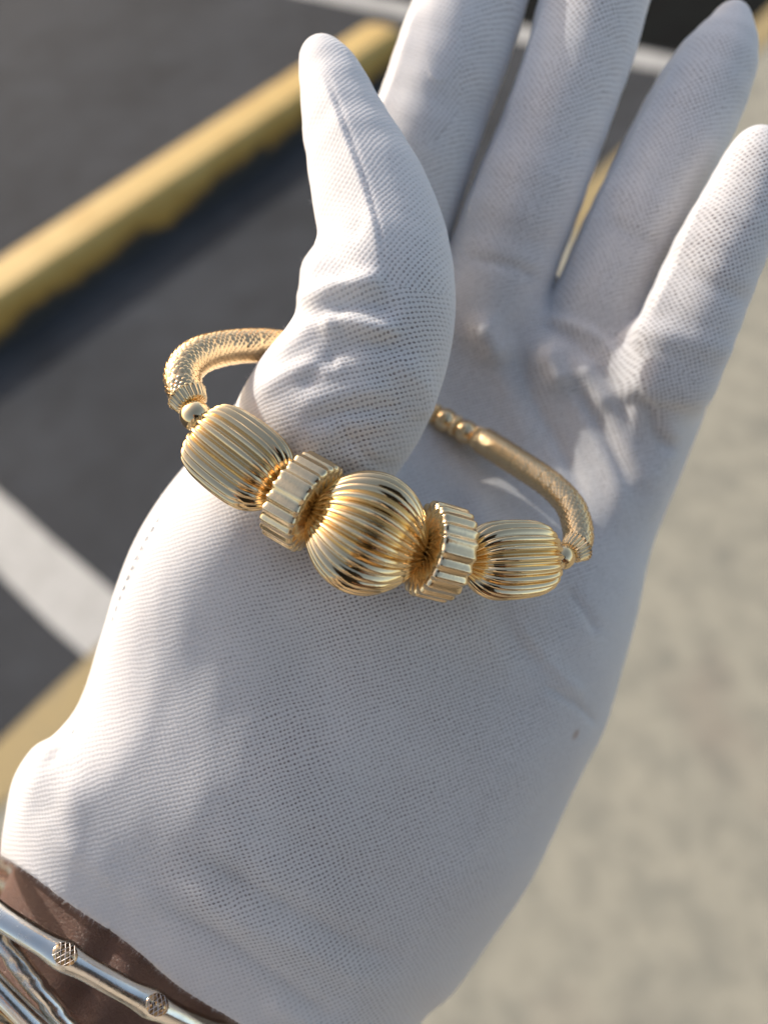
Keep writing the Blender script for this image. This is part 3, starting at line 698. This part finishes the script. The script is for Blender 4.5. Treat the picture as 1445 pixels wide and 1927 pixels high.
def scale_band(nodes, ns, label):
    """woven tube dressed with rows of overlapping round scales"""
    n = catmull(nodes, 16); pts = np.array([P(*r[:3]) for r in n]); rad = n[:, 3] * n[:, 2] / F
    # resample evenly
    L = np.concatenate([[0], np.cumsum(np.linalg.norm(np.diff(pts, axis=0), axis=1))]); m = int(L[-1] / .0005)
    q = np.linspace(0, L[-1], m); pts = np.stack([np.interp(q, L, pts[:, i]) for i in range(3)], 1); rad = np.interp(q, L, rad)
    o, (T, N, Bn) = tube('band', pts, rad * .955, brace, M['goldband'], 40)
    o['label'] = label
    V = []; Fc = []; row = .00060; k = 0; s = .0002; r_i = 0
    loc = [(-.55, 0, .02), (-.1, -.62, .05), (-.1, 0, .16), (-.1, .62, .05), (.45, -.58, .12), (.5, 0, .26), (.45, .58, .12), (.82, -.34, .20), (.95, 0, .30), (.82, .34, .20), (.97, 0, .05), (.84, -.34, .02), (.84, .34, .02)]
    tri = [(0, 1, 2), (0, 2, 3), (1, 4, 5, 2), (2, 5, 6, 3), (4, 7, 8, 5), (5, 8, 9, 6), (7, 11, 10, 8), (8, 10, 12, 9)]
    loc = np.array(loc)
    while s < L[-1] - .0004:
        j = min(int(s / L[-1] * (m - 1)), m - 1)
        for a in range(ns):
            ph = (a + .5 * (r_i % 2)) * 2 * math.pi / ns
            w_ = 2 * math.pi * rad[j] / ns * .52
            jit = rng.normal(0, .05)
            al = loc[:, 0] * .00068; tr = loc[:, 1] * w_ * 1.25; up = loc[:, 2] * .00080 * (1 + jit)
            pang = ph + tr / rad[j]
            rr = rad[j] * .955 + up
            p = pts[j] + T[j] * al[:, None] + (np.cos(pang) * rr)[:, None] * N[j] + (np.sin(pang) * rr)[:, None] * Bn[j]
            V.append(p); Fc += [tuple(i + k for i in t) for t in tri]; k += len(loc)
        s += row; r_i += 1
    sc_o = mesh('scale', C2W(np.vstack(V)), Fc, o, M['goldband'], True, origin=None)
    sc_o['kind'] = 'stuff'
scale_band([(354, 744, .1086, 33), (345, 722, .1092, 35), (349, 694, .1108, 35), (378, 668, .1136, 34), (432, 654, .1180, 32), (496, 650, .1215, 31), (560, 656, .1260, 28), (640, 676, .1315, 26), (700, 700, .1350, 25)], 16,
           'gold scaled band passing behind the thumb')
scale_band([(1086, 1026, .1168, 27), (1087, 1000, .1180, 28), (1074, 955, .1205, 27), (1035, 912, .1245, 26), (970, 868, .1310, 26), (910, 830, .1374, 26)], 17,
           'gold scaled band lying across the palm')

# ------------------------------------------------------------------ bangles round the wrist
ARMD = np.array([-.45, -.89, 0.])
def bangle(name, cpx, cpy, dirn, D0, a, b, r, mat, label, spots=(), engraved=False, bulge=0.0, group=None, flat=1.0):
    zz = np.array([.27, .53, 1.]); zz /= np.linalg.norm(zz); c = P(cpx, cpy, D0) - zz * (.1385 - D0); dirn = np.array([dirn[0], -dirn[1], 0.]); dirn /= np.linalg.norm(dirn)
    n = 360; t = np.linspace(0, 2 * math.pi, n, endpoint=False)
    bb = .1385 - D0
    pts = c + np.outer(np.sin(t) * a, dirn) + np.outer(np.cos(t) * bb, zz)      # t=0 faces the camera
    L = t * (a + bb) / 2
    root = empty(name, C2W(c)); tag(root, label, 'bangle', group)
    R = np.full(n, r); ns = 28; ang = np.linspace(0, 2 * math.pi, ns, endpoint=False)
    disp = np.zeros((n, ns))
    px = CX + F * pts[:, 0] / -pts[:, 2]
    if bulge:
        for k in range(16):
            s0 = spots_t(pts, px, spots)[0] + k * 2 * math.pi / 16 if len(spots) else k * 2 * math.pi / 16
            dd = np.angle(np.exp(1j * (t - s0))); R = R + bulge * np.exp(-(dd / .06) ** 2)
    if engraved:
        gx = np.arange(n)[:, None]; disp += -.00016 * (np.sin(gx * .9 + 3 * np.sin(ang)[None]) > .75)
    T = np.roll(pts, -1, 0) - np.roll(pts, 1, 0); T /= np.linalg.norm(T, axis=1)[:, None]
    pl = np.cross(dirn, zz); B2 = np.tile(pl, (n, 1)); N2 = np.cross(B2, T); N2 /= np.linalg.norm(N2, axis=1)[:, None]
    pl /= np.linalg.norm(pl); ctr = (pts - c); N2 *= np.sign((N2 * ctr).sum(1))[:, None]
    rr = R[:, None] + disp
    V = pts[:, None] + rr[..., None] * (np.cos(ang)[None, :, None] * N2[:, None] + flat * np.sin(ang)[None, :, None] * B2[:, None])
    mesh('hoop', C2W(V.reshape(-1, 3)), grid_faces(n, ns, True, True), root, mat, True, origin=C2W(c))
    return root, pts, N2, B2, T, R, t
def spots_t(pts, px, spots):
    t = np.linspace(0, 2 * math.pi, len(pts), endpoint=False); out = []
    for s in spots:
        m = np.cos(t) > 0; i = np.where(m)[0][np.argmin(np.abs(px[m] - s))]; out.append(t[i])
    return out
res = bangle('silver_bangle', 100, 1785, (.861, .509), .1105, .043, .028, .00178, M['silver'],
             'thick polished silver bangle with oval lattice cut spots, nearest the glove cuff', (120, 267), bulge=.00042, group='bangles on the wrist')
root, pts, N2, B2, T, R, t = res
s0 = spots_t(pts, CX + F * pts[:, 0] / -pts[:, 2], (120,))[0]
for k in range(16):                                          # oval spots, each cut with a diamond lattice
    tc = s0 + k * 2 * math.pi / 16; i = int(round((tc % (2 * math.pi)) / (2 * math.pi) * len(t))) % len(t)
    if math.cos(t[i]) < -.2: continue
    V = []; Fc = []
    c = pts[i]; r = R[i]; q = 0
    # tilt the spots a little towards the light side of the hoop so they face outwards
    def sp(u, v, h):   # u along the hoop, v round the tube (radians)
        return c + T[i] * u + (N2[i] * math.cos(v) - B2[i] * math.sin(v)) * (r + h)
    V0 = [sp(0, .25, .00006)]
    for ring, (kr, h) in enumerate(((.5, .00008), (.92, .0001), (1.0, -.0002))):
        for g in range(24):
            an = g * 2 * math.pi / 24; V0.append(sp(math.cos(an) * .0021 * kr, .25 + math.sin(an) * .78 * kr, h))
    F0 = [(0, 1 + g, 1 + (g + 1) % 24) for g in range(24)] + [(1 + rg * 24 + g, 1 + rg * 24 + (g + 1) % 24, 25 + rg * 24 + (g + 1) % 24, 25 + rg * 24 + g) for rg in range(2) for g in range(24)]
    so_ = mesh('lattice_spot', C2W(np.array(V0)), F0, root, M['rose'], True)
    for fam in (1, -1):                                     # raised criss-cross bars
        for l in np.linspace(-1.25, 1.25, 7):
            line = []
            for s in np.linspace(-1.3, 1.3, 15):
                un = (l + s * .62 * fam) ; vn = s
                if un * un + vn * vn < .98: line.append((un, vn))
            if len(line) < 3: continue
            k0 = len(V)
            for un, vn in line:
                for du, dh in ((-.07, .00002), (0, .00012), (.07, .00002)):
                    V.append(sp((un + du) * .0021, .25 + vn * .78, dh))
            for g in range(len(line) - 1):
                for w_ in range(2): Fc.append((k0 + g * 3 + w_, k0 + (g + 1) * 3 + w_, k0 + (g + 1) * 3 + w_ + 1, k0 + g * 3 + w_ + 1))
    if V: mesh('lattice', C2W(np.array(V)), Fc, so_, M['cut'], False)
bangle('silver_bangle', 50, 1830, (.603, .797), .1130, .048, .026, .00145, M['silver'], 'engraved silver bangle crossing steeply under the thick spotted bangle', engraved=True, group='bangles on the wrist', flat=1.15)
bangle('silver_bangle', 30, 1893, (.70, .715), .1105, .048, .028, .0017, M['silver'], 'smooth silver bangle in the lower corner, farthest from the glove', group='bangles on the wrist')
bangle('gold_bangle', 10, 1922, (.78, .62), .1115, .048, .026, .0013, M['rose'], 'thin warm gold bangle behind the silver bangles in the corner', engraved=True, group='bangles on the wrist')
